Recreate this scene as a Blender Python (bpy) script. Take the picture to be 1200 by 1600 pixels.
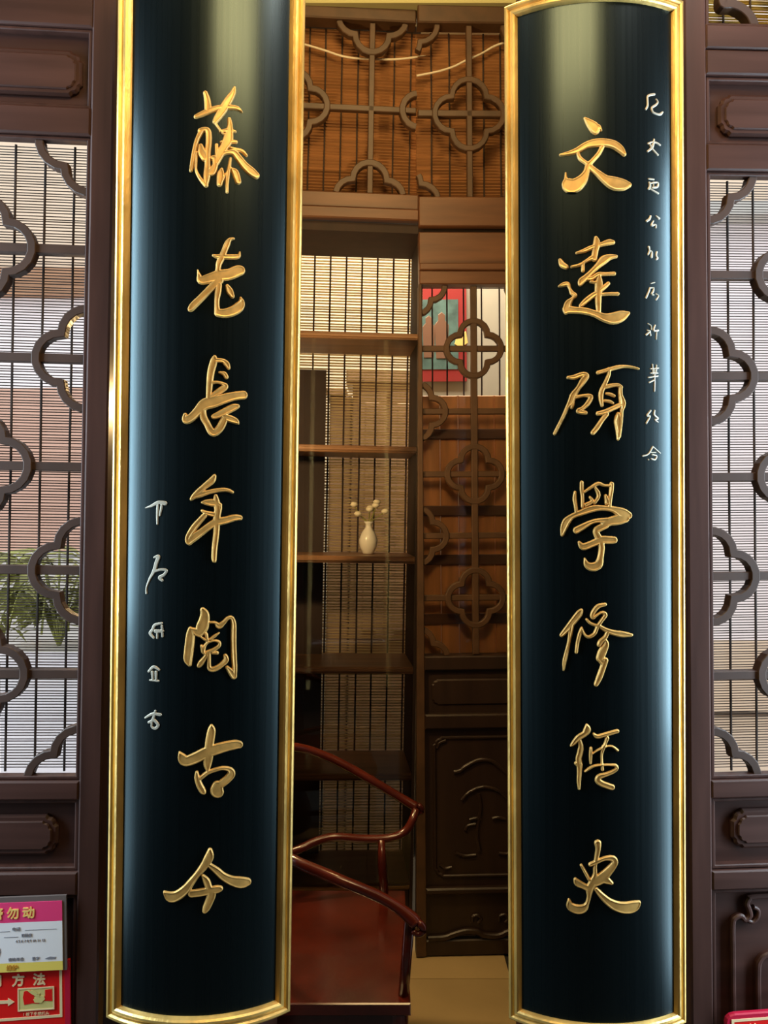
import bpy, math, random
import numpy as np
from mathutils import Matrix, Vector

for o in list(bpy.data.objects):
    bpy.data.objects.remove(o)
SC = bpy.context.scene
COL = SC.collection
random.seed(7)

# ------------------------------------------------------------------ camera
F = 1400.0                     # focal length in pixels of the 1200x1600 frame
D = 1.68                       # camera stands 1.68 m in front of the plane y = 0
FLOOR = -1.656                 # eye height 1.656 m
cam = bpy.data.cameras.new('camera')
cam.sensor_fit = 'VERTICAL'
cam.angle_y = 2 * math.atan(800 / F)
cam.clip_start = 0.02
camo = bpy.data.objects.new('camera', cam)
camo.location = (0, -D, 0)
camo.rotation_euler = (math.radians(90), 0, 0)
COL.objects.link(camo)
SC.camera = camo

# ------------------------------------------------------------------ world, lights, exposure
w = bpy.data.worlds.new('sky')
SC.world = w
w.use_nodes = True
w.node_tree.nodes['Background'].inputs[0].default_value = (0.93, 0.96, 1.0, 1)
w.node_tree.nodes['Background'].inputs[1].default_value = 1.9
SC.view_settings.view_transform = 'Standard'
SC.view_settings.look = 'None'
SC.view_settings.gamma = 1
SC.view_settings.exposure = 0.0
SC.view_settings.use_curve_mapping = False
SC.cycles.use_denoising = True
SC.cycles.max_bounces = 8
SC.cycles.transparent_max_bounces = 16
SC.cycles.sample_clamp_indirect = 4.0


def area(name, loc, target, sx, sy, power, color):
    l = bpy.data.lights.new(name, 'AREA')
    l.shape = 'RECTANGLE'
    l.size, l.size_y = sx, sy
    l.energy = power
    l.color = color
    o = bpy.data.objects.new(name, l)
    o.location = loc
    o.rotation_euler = (Vector(target) - Vector(loc)).to_track_quat('-Z', 'Y').to_euler()
    COL.objects.link(o)
    return o


def lamp(name, loc, power, color, radius):
    l = bpy.data.lights.new(name, 'POINT')
    l.energy = power
    l.color = color
    l.shadow_soft_size = radius
    o = bpy.data.objects.new(name, l)
    o.location = loc
    COL.objects.link(o)
    return o


# daylight through the tall windows of the two side walls (outside the frame); the low pair is added fill
area('daylight_left', (-1.72, -0.27, 0.42), (-1.0, -0.27, 0.42), 0.42, 1.6, 58, (0.66, 0.86, 1.0))
area('low_fill_left', (-1.72, -0.30, -0.86), (-1.0, -0.30, -0.86), 0.42, 0.9, 5, (0.66, 0.86, 1.0))  # added dim source for the teal glow low on the left plaque
area('daylight_right', (1.72, -0.19, 0.18), (1.0, -0.19, 0.18), 0.40, 1.8, 64, (0.66, 0.86, 1.0))
area('low_fill_right', (1.72, -0.19, -1.12), (1.0, -0.19, -1.12), 0.40, 0.75, 9, (0.66, 0.86, 1.0))  # added dim source for the teal glow low on the right plaque
# warm lamps under the ceiling of the hall, in the alcove and in the room behind, plus added fills
WARM = (1.0, 0.74, 0.36)
lamp('hall_lamp', (-0.42, -0.98, 2.12), 15, WARM, 0.36)
lamp('hall_lamp', (0.42, -0.98, 2.12), 15, WARM, 0.36)
area('hall_lantern', (0.12, -0.92, 1.42), (0.12, 0.1, 1.22), 0.72, 0.46, 17, (1.0, 0.67, 0.29))
lamp('side_fill', (-1.15, -0.9, 2.1), 5, (1.0, 0.86, 0.70), 0.2)  # added fill that brightens the left door
lamp('side_fill', (1.15, -0.9, 2.1), 52, (1.0, 0.86, 0.76), 0.2)  # added fill that brightens the right door
lamp('alcove_lamp', (0.02, 0.40, 2.0), 50, (1.0, 0.68, 0.27), 0.2)
lamp('alcove_fill', (-0.55, 0.88, 0.30), 34, (1.0, 0.66, 0.28), 0.03)  # added fill hidden by the left plaque, brightens planks, door and floor
area('back_room_lamp', (0.05, 2.32, 1.98), (0.05, 2.5, 0), 1.0, 0.4, 105, (1.0, 0.86, 0.62))


# ------------------------------------------------------------------ materials
def mat(name, color, rough=0.5, metal=0.0, var=0.0, scale=(8, 8, 8), rvar=0.0, bump=0.0, coat=0.0, dark=None,
        trans=0.0, bscale=None, spec=0.5, tint=None):
    m = bpy.data.materials.new(name)
    m.use_nodes = True
    nt = m.node_tree
    p = nt.nodes['Principled BSDF']
    p.inputs['Base Color'].default_value = (*color, 1)
    p.inputs['Roughness'].default_value = rough
    p.inputs['Metallic'].default_value = metal
    p.inputs['Specular IOR Level'].default_value = spec
    if tint:
        p.inputs['Specular Tint'].default_value = (*tint, 1)
    if coat:
        p.inputs['Coat Weight'].default_value = coat
        p.inputs['Coat Roughness'].default_value = 0.12
    if trans:
        p.inputs['Transmission Weight'].default_value = trans
    if var or rvar or bump:
        tc = nt.nodes.new('ShaderNodeTexCoord')
        mp = nt.nodes.new('ShaderNodeMapping')
        mp.inputs['Scale'].default_value = scale
        nt.links.new(tc.outputs['Object'], mp.inputs['Vector'])
        nz = nt.nodes.new('ShaderNodeTexNoise')
        nz.inputs['Scale'].default_value = 1.0
        nz.inputs['Detail'].default_value = 5
        nt.links.new(mp.outputs[0], nz.inputs['Vector'])
        if var:
            rp = nt.nodes.new('ShaderNodeValToRGB')
            d = dark or tuple(c * (1 - var) for c in color)
            b = tuple(min(1, c * (1 + var * .6)) for c in color)
            rp.color_ramp.elements[0].color = (*d, 1)
            rp.color_ramp.elements[0].position = 0.3
            rp.color_ramp.elements[1].color = (*b, 1)
            rp.color_ramp.elements[1].position = 0.72
            nt.links.new(nz.outputs['Fac'], rp.inputs[0])
            nt.links.new(rp.outputs[0], p.inputs['Base Color'])
        if rvar:
            mr = nt.nodes.new('ShaderNodeMapRange')
            mr.inputs['To Min'].default_value = max(0.02, rough - rvar)
            mr.inputs['To Max'].default_value = rough + rvar
            nt.links.new(nz.outputs['Fac'], mr.inputs['Value'])
            nt.links.new(mr.outputs[0], p.inputs['Roughness'])
        if bump:
            bn = nt.nodes.new('ShaderNodeBump')
            bn.inputs['Strength'].default_value = bump
            bn.inputs['Distance'].default_value = 0.002
            src = nz
            if bscale:
                mp2 = nt.nodes.new('ShaderNodeMapping')
                mp2.inputs['Scale'].default_value = bscale
                nt.links.new(tc.outputs['Object'], mp2.inputs['Vector'])
                src = nt.nodes.new('ShaderNodeTexNoise')
                src.inputs['Scale'].default_value = 1.0
                nt.links.new(mp2.outputs[0], src.inputs['Vector'])
            nt.links.new(src.outputs['Fac'], bn.inputs['Height'])
            nt.links.new(bn.outputs[0], p.inputs['Normal'])
    return m


def glass_mat(name, tint=(1, 1, 1)):
    m = bpy.data.materials.new(name)
    m.use_nodes = True
    nt = m.node_tree
    nt.nodes.remove(nt.nodes['Principled BSDF'])
    out = nt.nodes['Material Output']
    tr = nt.nodes.new('ShaderNodeBsdfTransparent')
    tr.inputs[0].default_value = (*tint, 1)
    gl = nt.nodes.new('ShaderNodeBsdfGlossy')
    gl.inputs['Roughness'].default_value = 0.03
    fr = nt.nodes.new('ShaderNodeFresnel')
    fr.inputs[0].default_value = 1.5
    mx = nt.nodes.new('ShaderNodeMixShader')
    nt.links.new(fr.outputs[0], mx.inputs[0])
    nt.links.new(tr.outputs[0], mx.inputs[1])
    nt.links.new(gl.outputs[0], mx.inputs[2])
    nt.links.new(mx.outputs[0], out.inputs[0])
    return m


MT = {
    'lacquer': mat('black_teal_lacquer', (0.0010, 0.0024, 0.0030), 0.28, rvar=0.05, scale=(160, 160, 1.2), spec=0.6, tint=(0.62, 0.88, 0.95)),
    'gilt': mat('gilt_moulding', (0.80, 0.52, 0.15), 0.34, 0.5, var=0.3, scale=(25, 25, 9), rvar=0.1, bump=0.35,
                bscale=(120, 120, 60)),
    'gold': mat('gold_leaf', (0.80, 0.47, 0.135), 0.38, 0.4, var=0.2, scale=(60, 60, 60), rvar=0.08),
    'silver_gold': mat('pale_gilt', (0.50, 0.46, 0.37), 0.4, 0.4),
    'door': mat('dark_rosewood', (0.062, 0.026, 0.020), 0.42, spec=0.35, var=0.35, scale=(30, 30, 2.5), rvar=0.06),
    'door_rail': mat('dark_rosewood_rail', (0.062, 0.026, 0.020), 0.42, spec=0.35, var=0.35, scale=(2.5, 30, 30), rvar=0.06),
    'lattice': mat('lattice_wood', (0.058, 0.029, 0.020), 0.5, var=0.25, scale=(15, 15, 15)),
    'warm_lattice': mat('warm_lattice_wood', (0.085, 0.042, 0.020), 0.5, var=0.3, scale=(15, 15, 15)),
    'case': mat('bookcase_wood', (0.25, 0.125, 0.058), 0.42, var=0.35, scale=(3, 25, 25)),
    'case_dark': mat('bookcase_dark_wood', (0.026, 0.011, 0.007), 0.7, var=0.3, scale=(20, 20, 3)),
    'brown_beam': mat('brown_beam_wood', (0.15, 0.062, 0.027), 0.42, var=0.35, scale=(3, 25, 25)),
    'carved': mat('carved_dark_wood', (0.032, 0.017, 0.012), 0.36, var=0.3, scale=(20, 20, 3)),
    'slat_dark': mat('dark_bamboo', (0.060, 0.038, 0.026), 0.6, var=0.3, scale=(4, 20, 90)),
    'slat_tan': mat('tan_bamboo', (0.50, 0.38, 0.23), 0.6, var=0.25, scale=(4, 20, 90)),
    'slat_orange': mat('amber_bamboo', (0.32, 0.15, 0.06), 0.8, var=0.25, scale=(4, 20, 60), spec=0.2),
    'plank': mat('amber_plank', (0.80, 0.34, 0.11), 0.45, var=0.3, scale=(25, 25, 3)),
    'slat_glow': mat('glow_olive_bamboo', (0.42, 0.30, 0.055), 0.6, var=0.25, scale=(4, 20, 60)),  # warm light from behind the transom is put into this olive
    'cord': mat('dark_cord', (0.035, 0.018, 0.012), 0.8),
    'red_lacquer': mat('red_lacquer_wood', (0.105, 0.014, 0.007), 0.22, var=0.45, scale=(9, 9, 9), coat=0.6),
    'floor': mat('tan_floor_tile', (0.58, 0.43, 0.22), 0.3, var=0.2, scale=(2, 2, 2), rvar=0.08),
    'grout': mat('floor_grout', (0.03, 0.024, 0.018), 0.8),
    'plaster': mat('cream_plaster', (0.72, 0.68, 0.58), 0.8, var=0.05, scale=(3, 3, 3)),
    'olive_plaster': mat('pale_yellow_plaster', (0.55, 0.52, 0.26), 0.8, var=0.05, scale=(3, 3, 3)),
    'hall_wall': mat('dim_hall_wall', (0.045, 0.035, 0.03), 0.7),
    'cable': mat('white_cable', (0.75, 0.66, 0.52), 0.5),
    'white_wall': mat('white_wall', (0.85, 0.78, 0.78), 0.85, var=0.05, scale=(1, 1, 1)),
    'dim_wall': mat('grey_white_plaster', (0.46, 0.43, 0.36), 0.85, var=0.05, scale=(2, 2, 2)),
    'beige_wall': mat('beige_wall', (0.72, 0.57, 0.42), 0.85, var=0.1, scale=(1, 1, 1)),
    'pink_wall': mat('pinkish_brown_wall', (0.58, 0.36, 0.27), 0.85, var=0.12, scale=(1, 1, 1)),
    'grey_wall': mat('grey_wall', (0.50, 0.48, 0.44), 0.85, var=0.1, scale=(1, 1, 1)),
    'pave': mat('white_paving', (0.86, 0.84, 0.86), 0.7, var=0.06, scale=(2, 2, 2)),
    'tan_pave': mat('tan_paving', (0.50, 0.39, 0.28), 0.7, var=0.15, scale=(3, 9, 3)),
    'wood_lintel': mat('wood_lintel', (0.36, 0.19, 0.10), 0.7, var=0.3, scale=(2, 20, 20)),
    'leaf': mat('palm_leaf', (0.30, 0.31, 0.07), 0.5, var=0.4, scale=(6, 6, 6)),
    'pot': mat('clay_pot', (0.30, 0.14, 0.08), 0.6),
    'pale_cabinet': mat('pale_brown_cabinet', (0.40, 0.27, 0.18), 0.35, var=0.25, scale=(6, 6, 2)),
    'porcelain': mat('white_porcelain', (0.86, 0.83, 0.74), 0.2),
    'flower': mat('cream_flower', (0.88, 0.8, 0.6), 0.7),
    'red': mat('red_plastic', (0.85, 0.014, 0.012), 0.35),
    'red_edge': mat('crimson_plastic', (0.55, 0.012, 0.05), 0.35),
    'magenta': mat('magenta_print', (0.88, 0.06, 0.22), 0.4),
    'paper': mat('white_paper', (0.93, 0.92, 0.96), 0.5),
    'yellow': mat('yellow_print', (0.95, 0.75, 0.15), 0.5),
    'yellow_text': mat('amber_print', (0.98, 0.66, 0.20), 0.5),
    'cream_print': mat('cream_print', (0.95, 0.72, 0.42), 0.5),
    'ink': mat('grey_ink', (0.26, 0.26, 0.30), 0.6),
    'orange_ink': mat('orange_ink', (0.62, 0.30, 0.03), 0.6),
    'acrylic': mat('grey_acrylic', (0.16, 0.13, 0.125), 0.3),
    'hand': mat('pale_yellow_print', (0.75, 0.65, 0.24), 0.5),
    'poster_red': mat('poster_red', (0.30, 0.02, 0.02), 0.5),
    'poster_teal': mat('poster_teal', (0.10, 0.19, 0.18), 0.5, var=0.5, scale=(14, 14, 14)),
    'poster_brown': mat('poster_brown', (0.20, 0.10, 0.06), 0.5),
    'glass': glass_mat('window_glass'),
}
# thin bamboo lets light through
_nt = MT['slat_tan'].node_tree
_tl = _nt.nodes.new('ShaderNodeBsdfTranslucent')
_tl.inputs[0].default_value = (0.78, 0.66, 0.44, 1)
_mx = _nt.nodes.new('ShaderNodeMixShader')
_mx.inputs[0].default_value = 0.5
_nt.links.new(_nt.nodes['Principled BSDF'].outputs[0], _mx.inputs[1])
_nt.links.new(_tl.outputs[0], _mx.inputs[2])
_nt.links.new(_mx.outputs[0], _nt.nodes['Material Output'].inputs[0])


# ------------------------------------------------------------------ mesh helpers
class MB:
    def __init__(s):
        s.v, s.f = [], []

    def add(s, v, f):
        n = len(s.v)
        s.v += [tuple(p) for p in v]
        s.f += [tuple(i + n for i in q) for q in f]
        return s

    def box(s, a, b, c=0.0):
        """axis-aligned box from a to b; c = chamfer round the face looking at -y"""
        (x0, y0, z0), (x1, y1, z1) = a, b
        if c <= 0:
            v = [(x0, y0, z0), (x1, y0, z0), (x1, y0, z1), (x0, y0, z1),
                 (x0, y1, z0), (x1, y1, z0), (x1, y1, z1), (x0, y1, z1)]
            f = [(0, 1, 2, 3), (5, 4, 7, 6), (4, 0, 3, 7), (1, 5, 6, 2), (3, 2, 6, 7), (4, 5, 1, 0)]
        else:
            v = [(x0 + c, y0, z0 + c), (x1 - c, y0, z0 + c), (x1 - c, y0, z1 - c), (x0 + c, y0, z1 - c),
                 (x0, y0 + c, z0), (x1, y0 + c, z0), (x1, y0 + c, z1), (x0, y0 + c, z1),
                 (x0, y1, z0), (x1, y1, z0), (x1, y1, z1), (x0, y1, z1)]
            f = [(0, 1, 2, 3)]
            for i in range(4):
                j = (i + 1) % 4
                f += [(4 + i, 4 + j, j, i), (8 + i, 8 + j, 4 + j, 4 + i)]
            f.append((11, 10, 9, 8))
        return s.add(v, f)

    def sweep(s, pts, wd, d0, d1, c=0.0, closed=False):
        """strip of width wd along 2-D points (x, z), from depth d0 (front) to d1"""
        n = len(pts)
        P = [Vector((p[0], p[1])) for p in pts]
        ws = wd if isinstance(wd, (list, tuple)) else [wd] * n
        prof = []
        for i in range(n):
            a = P[(i - 1) % n] if (closed or i > 0) else None
            b = P[(i + 1) % n] if (closed or i < n - 1) else None
            t1 = (P[i] - a).normalized() if a is not None else None
            t2 = (b - P[i]).normalized() if b is not None else None
            if t1 is None:
                t1 = t2
            if t2 is None:
                t2 = t1
            t = (t1 + t2)
            t = t.normalized() if t.length > 1e-6 else t1
            nrm = Vector((-t.y, t.x))
            q = max(0.5, nrm.dot(Vector((-t1.y, t1.x))))
            prof.append((P[i], nrm / q, ws[i] / 2))
        v, f = [], []
        for (p, nr, h) in prof:
            for (u, dd) in ((-h, d1), (-h, d0 + c), (-h + c, d0), (h - c, d0), (h, d0 + c), (h, d1)):
                q = p + nr * u
                v.append((q.x, dd, q.y))
        m = n if closed else n - 1
        for i in range(m):
            j = (i + 1) % n
            for k in range(6):
                l = (k + 1) % 6
                f.append((i * 6 + k, i * 6 + l, j * 6 + l, j * 6 + k))
        if not closed:
            f.append(tuple(range(5, -1, -1)))
            f.append(tuple((n - 1) * 6 + k for k in range(6)))
        return s.add(v, f)

    def prism(s, pts, d0, d1, c=0.0):
        """polygon (x, z) extruded from d0 (front) to d1 with chamfered front rim"""
        n = len(pts)
        P = [Vector(p) for p in pts]
        ar = sum(P[i].x * P[(i + 1) % n].y - P[(i + 1) % n].x * P[i].y for i in range(n))
        if ar < 0:
            P = P[::-1]
        ins = []
        for i in range(n):
            t1 = (P[i] - P[i - 1]).normalized()
            t2 = (P[(i + 1) % n] - P[i]).normalized()
            t = (t1 + t2)
            t = t.normalized() if t.length > 1e-6 else t1
            nr = Vector((-t.y, t.x))
            q = max(0.5, nr.dot(Vector((-t1.y, t1.x))))
            ins.append(P[i] + nr / q * c)
        v = [(p.x, d0, p.y) for p in ins] + [(p.x, d0 + c, p.y) for p in P] + [(p.x, d1, p.y) for p in P]
        f = [tuple(range(n))]
        for i in range(n):
            j = (i + 1) % n
            f += [(n + i, n + j, j, i), (2 * n + i, 2 * n + j, n + j, n + i)]
        f.append(tuple(range(3 * n - 1, 2 * n - 1, -1)))
        return s.add(v, f)

    def tube(s, pts, r, sides=10, caps=True):
        P = [Vector(p) for p in pts]
        n = len(P)
        rs = r if isinstance(r, (list, tuple)) else [r] * n
        up = Vector((0.13, 0.27, 0.95)).normalized()
        v, f = [], []
        for i in range(n):
            t = (P[min(i + 1, n - 1)] - P[max(i - 1, 0)]).normalized()
            a = up - t * up.dot(t)
            if a.length < 0.1:
                a = Vector((1, 0, 0)) - t * t.x
            a.normalize()
            b = t.cross(a)
            for k in range(sides):
                an = 2 * math.pi * k / sides
                v.append(P[i] + (a * math.cos(an) + b * math.sin(an)) * rs[i])
        for i in range(n - 1):
            for k in range(sides):
                l = (k + 1) % sides
                f.append((i * sides + k, i * sides + l, (i + 1) * sides + l, (i + 1) * sides + k))
        if caps:
            f.append(tuple(range(sides - 1, -1, -1)))
            f.append(tuple((n - 1) * sides + k for k in range(sides)))
        return s.add(v, f)

    def lathe(s, prof, c, sides=20):
        v, f = [], []
        for (r, z) in prof:
            for k in range(sides):
                a = 2 * math.pi * k / sides
                v.append((c[0] + r * math.cos(a), c[1] + r * math.sin(a), c[2] + z))
        for i in range(len(prof) - 1):
            for k in range(sides):
                l = (k + 1) % sides
                f.append((i * sides + k, i * sides + l, (i + 1) * sides + l, (i + 1) * sides + k))
        f.append(tuple(range(sides - 1, -1, -1)))
        f.append(tuple((len(prof) - 1) * sides + k for k in range(sides)))
        return s.add(v, f)

    def build(s, name, m, parent=None, M=None, smooth=False):
        me = bpy.data.meshes.new(name)
        me.from_pydata(s.v, [], s.f)
        me.materials.append(MT[m] if isinstance(m, str) else m)
        if smooth:
            me.polygons.foreach_set('use_smooth', [True] * len(me.polygons))
        o = bpy.data.objects.new(name, me)
        COL.objects.link(o)
        if parent is not None:
            o.parent = parent
        elif M is not None:
            o.matrix_world = M
        return o


def tag(o, label=None, cat=None, group=None, kind=None):
    if label:
        o['label'] = label
    if cat:
        o['category'] = cat
    if group:
        o['group'] = group
    if kind:
        o['kind'] = kind
    return o


def root(name, M, label, cat=None, group=None, kind=None):
    o = bpy.data.objects.new(name, None)
    o.empty_display_size = 0.05
    COL.objects.link(o)
    o.matrix_world = M
    return tag(o, label, cat, group, kind)


def spline(pts, sub=6, closed=False):
    """Catmull-Rom through tuples of any length"""
    n = len(pts)
    if n < 3:
        sub = max(sub, 2)
        return [tuple(a + (b - a) * t / sub for a, b in zip(pts[0], pts[-1])) for t in range(sub + 1)]
    out = []
    m = n if closed else n - 1
    for i in range(m):
        p1, p2 = pts[i], pts[(i + 1) % n]
        p0 = pts[i - 1] if (i > 0 or closed) else p1
        p3 = pts[(i + 2) % n] if (i + 2 < n or closed) else p2
        for t in range(sub):
            u = t / sub
            out.append(tuple(0.5 * (2 * b + (c - a) * u + (2 * a - 5 * b + 4 * c - d) * u * u
                                    + (3 * b - a - 3 * c + d) * u ** 3) for a, b, c, d in zip(p0, p1, p2, p3)))
    if not closed:
        out.append(tuple(pts[-1]))
    return out


class Frame:
    """a plane standing in the place: px, py measure along it, scaled to metres at its real distance"""

    def __init__(s, px0, py0, Y, yaw=0.0, roll=0.0):
        s.px0, s.py0, s.Y = px0, py0, Y
        s.k = (D + Y) / F
        s.M = (Matrix.Translation(((px0 - 600) * s.k, Y, (800 - py0) * s.k))
               @ Matrix.Rotation(math.radians(yaw), 4, 'Z') @ Matrix.Rotation(math.radians(roll), 4, 'Y'))

    def x(s, px):
        return (px - s.px0) * s.k

    def z(s, py):
        return (s.py0 - py) * s.k

    def p(s, px, py):
        return ((px - s.px0) * s.k, (s.py0 - py) * s.k)

    def box(s, mb, x0, y0, x1, y1, d0, d1, c=0.0):
        return mb.box((s.x(x0), d0, s.z(y1)), (s.x(x1), d1, s.z(y0)), c * s.k)

    def bar(s, name, m, parent, x0, y0, x1, y1, d0, d1, c=1.2):
        return s.box(MB(), x0, y0, x1, y1, d0, d1, c).build(name, m, parent, None if parent else s.M)

    def strip(s, name, m, parent, pts, wd, d0, d1, c=1.0, closed=False):
        return MB().sweep([s.p(*q) for q in pts], wd * s.k, d0, d1, c * s.k, closed).build(
            name, m, parent, None if parent else s.M)

    def plate(s, name, m, parent, pts, d0, d1, c=2.0):
        return MB().prism([s.p(*q) for q in pts], d0, d1, c * s.k).build(name, m, parent, None if parent else s.M)


def quatrefoil(cx, cy, half, n=9):
    """centre line of a four-lobed ring: a square with a half circle on each side"""
    a = half / 2
    pts = []
    for q in range(4):
        base = q * math.pi / 2
        lx, ly = cx + a * math.cos(base), cy + a * math.sin(base)
        for i in range(n):
            t = base - math.pi / 2 + math.pi * (i + 0.0) / n
            pts.append((lx + a * math.cos(t), ly + a * math.sin(t)))
    return pts


def clip_runs(pts, x0, y0, x1, y1):
    """split a closed outline into the runs lying inside a rectangle"""
    ins = [x0 <= p[0] <= x1 and y0 <= p[1] <= y1 for p in pts]
    n = len(pts)
    if all(ins):
        return [(pts, True)]
    runs, st = [], next(i for i in range(n) if not ins[i])
    cur = []

    def cut(p, q):
        t = 1.0
        for lo, hi, k in ((x0, x1, 0), (y0, y1, 1)):
            dlt = q[k] - p[k]
            if q[k] < lo:
                t = min(t, (lo - p[k]) / dlt)
            if q[k] > hi:
                t = min(t, (hi - p[k]) / dlt)
        return (p[0] + (q[0] - p[0]) * t, p[1] + (q[1] - p[1]) * t)
    for j in range(1, n + 1):
        i = (st + j) % n
        if ins[i]:
            if not cur:
                cur.append(cut(pts[i], pts[i - 1]))
            cur.append(pts[i])
        elif cur:
            cur.append(cut(cur[-1], pts[i]))
            runs.append((cur, False))
            cur = []
    if cur:
        runs.append((cur, False))
    return [r for r in runs if len(r[0]) >= 3]


def ring(fr, parent, m, cx, cy, half, wd, box, d0, d1, c=1.2):
    for pts, closed in clip_runs(quatrefoil(cx, cy, half), *box):
        if not closed:   # drop coincident points at the cut
            q = [pts[0]]
            for p in pts[1:]:
                if math.dist(p, q[-1]) > 0.6:
                    q.append(p)
            pts = q
        if len(pts) > 2:
            fr.strip('quatrefoil', m, parent, pts, wd, d0, d1, c, closed)


def blind(fr, name, label, x0, x1, y0, y1, d, pitch, fill, cords, m, mc='cord', cw=3.0, group=None):
    r = root(name, fr.M, label, 'blind', group)
    mb = MB()
    n = int((y1 - y0) / pitch)
    h = pitch * fill / 2
    for i in range(n):
        y = y0 + (i + 0.5) * pitch + random.uniform(-.1, .1) * pitch
        a, b = fr.x(x0), fr.x(x1)
        zc, hh = fr.z(y), h * fr.k
        tl = random.uniform(-.15, .15) * pitch * fr.k
        v = [(a, d - hh, zc), (a, d, zc + hh), (a, d + hh, zc), (a, d, zc - hh),
             (b, d - hh, zc + tl), (b, d, zc + hh + tl), (b, d + hh, zc + tl), (b, d, zc - hh + tl)]
        mb.add(v, [(0, 4, 5, 1), (1, 5, 6, 2), (2, 6, 7, 3), (3, 7, 4, 0), (0, 1, 2, 3), (7, 6, 5, 4)])
    tag(mb.build('slats', m, r), kind='stuff')
    for cx in cords:
        pts = [(cx + random.uniform(-.5, .5), y0 + (y1 - y0) * t / 6) for t in range(7)]
        fr.strip('cord', mc, r, pts, cw, d - hh - 0.004, d - hh - 0.0005, 0.6)
    return r


# ------------------------------------------------------------------ room shell
def slab(name, a, b, m, label, kind='structure'):
    return tag(MB().box(a, b).build(name, m), label, None, None, kind)


CEIL = 2.6
slab('floor', (-1.9, -6.4, FLOOR - 0.1), (1.9, 0.3, FLOOR - 0.004), 'grout', 'dark floor of the hall')
slab('ceiling', (-1.85, -6.4, CEIL), (1.85, 0.3, CEIL + 0.1), 'hall_wall', 'dark ceiling over the hall')
slab('ceiling_alcove', (-0.66, 0.3, CEIL), (0.66, 3.5, CEIL + 0.1), 'hall_wall', 'dark ceiling over the alcove')
slab('floor_alcove', (-0.66, 0.3, FLOOR - 0.1), (0.66, 3.5, FLOOR - 0.004), 'grout', 'tan tiled floor of the alcove')
slab('wall_rear', (-2.6, -6.5, FLOOR), (2.6, -6.4, CEIL), 'hall_wall', 'dark wall of the hall behind the viewer')
slab('wall_left', (-1.85, -6.4, FLOOR), (-1.75, 0.15, CEIL), 'hall_wall', 'dark side wall of the hall on the left')
slab('wall_right', (1.75, -6.4, FLOOR), (1.85, 0.15, CEIL), 'hall_wall', 'dark side wall of the hall on the right')
slab('wall_alcove_left', (-0.66, 0.42, FLOOR), (-0.62, 3.4, CEIL), 'hall_wall', 'dark side wall of the alcove on the left')
slab('wall_alcove_right', (0.62, 0.42, FLOOR), (0.66, 3.4, CEIL), 'hall_wall', 'dark side wall of the alcove on the right')
slab('wall_filler', (-0.62, 1.70, FLOOR), (-0.565, 1.78, CEIL), 'hall_wall', 'dark wall strip beside the bookcase')
slab('wall_back', (-0.66, 3.4, FLOOR), (0.66, 3.5, CEIL), 'plaster', 'cream plaster wall behind the bookcase')
# floor tiles of the alcove, seen below the carved door
fl = bpy.data.objects['floor_alcove']
tile = MB().box((-0.1985, -0.1985, 0), (0.1985, 0.1985, 0.004)).build('tile', 'floor', fl)
tile_me = tile.data
first = True
for i in range(-2, 1):
    for j in range(0, 4):
        t = tile if first else tile.copy()
        if not first:
            COL.objects.link(t)
            t.parent = fl
        t.location = (0.25 + i * 0.4, 0.5 + j * 0.4, FLOOR - 0.004)
        first = False


def column(x, label):
    mb = MB().lathe([(0.17, 0), (0.17, 0.10), (0.15, 0.16), (0.13, 0.2), (0.13, CEIL - FLOOR)], (x, AY, FLOOR), 28)
    tag(mb.build('column', 'door', smooth=False), label, None, None, 'structure')


# ------------------------------------------------------------------ plaques
R = 0.26          # radius of the curved lacquer face
AY = R - 0.02     # the column axis


def solve_plaque(th0, pxl, pxr):
    """axis x and half angle so that the plaque spans pxl..pxr at eye height"""
    ax, be = ((pxl + pxr) / 2 - 600) * D / F, math.radians(43)

    def px(ax, th):
        return 600 + F * (ax + (R + .014) * math.sin(th)) / (D + AY - (R + .014) * math.cos(th))
    for _ in range(60):
        l, r = px(ax, th0 - be), px(ax, th0 + be)
        ax -= ((l + r) / 2 - (pxl + pxr) / 2) * D / F * 0.8
        be -= ((r - l) - (pxr - pxl)) / (2 * F * R / D) * 0.6
        be = min(be, math.radians(80))
    return ax, be


def stroke_field(strokes, ox, oy, sc, grid):
    """signed distance (in photo pixels) of a brushed character on a pixel grid"""
    segs = []
    for st in strokes:
        pts = [tuple(float(q) for q in t.split(',')) for t in st.split()]
        if len(pts) == 1:
            pts = [pts[0], (pts[0][0] + 1, pts[0][1], pts[0][2])]
        pts = spline(pts, 5)
        pts = [(ox + x / sc, oy + y / sc, max(0.35, w / sc / 2 * 1.1)) for x, y, w in pts]
        segs += list(zip(pts[:-1], pts[1:]))
    xs = [p[0] for s in segs for p in s]
    ys = [p[1] for s in segs for p in s]
    pad = 10
    X, Yg = np.meshgrid(np.arange(min(xs) - pad, max(xs) + pad, grid), np.arange(min(ys) - pad, max(ys) + pad, grid))
    S = np.full(X.shape, 1e3)
    for (x0, y0, r0), (x1, y1, r1) in segs:
        dx, dy = x1 - x0, y1 - y0
        L = dx * dx + dy * dy + 1e-9
        t = np.clip(((X - x0) * dx + (Yg - y0) * dy) / L, 0, 1)
        S = np.minimum(S, np.hypot(X - x0 - t * dx, Yg - y0 - t * dy) - (r0 + (r1 - r0) * t))
    return X, Yg, S


def smooth01(t):
    t = np.clip(t, 0, 1)
    return t * t * (3 - 2 * t)


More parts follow.
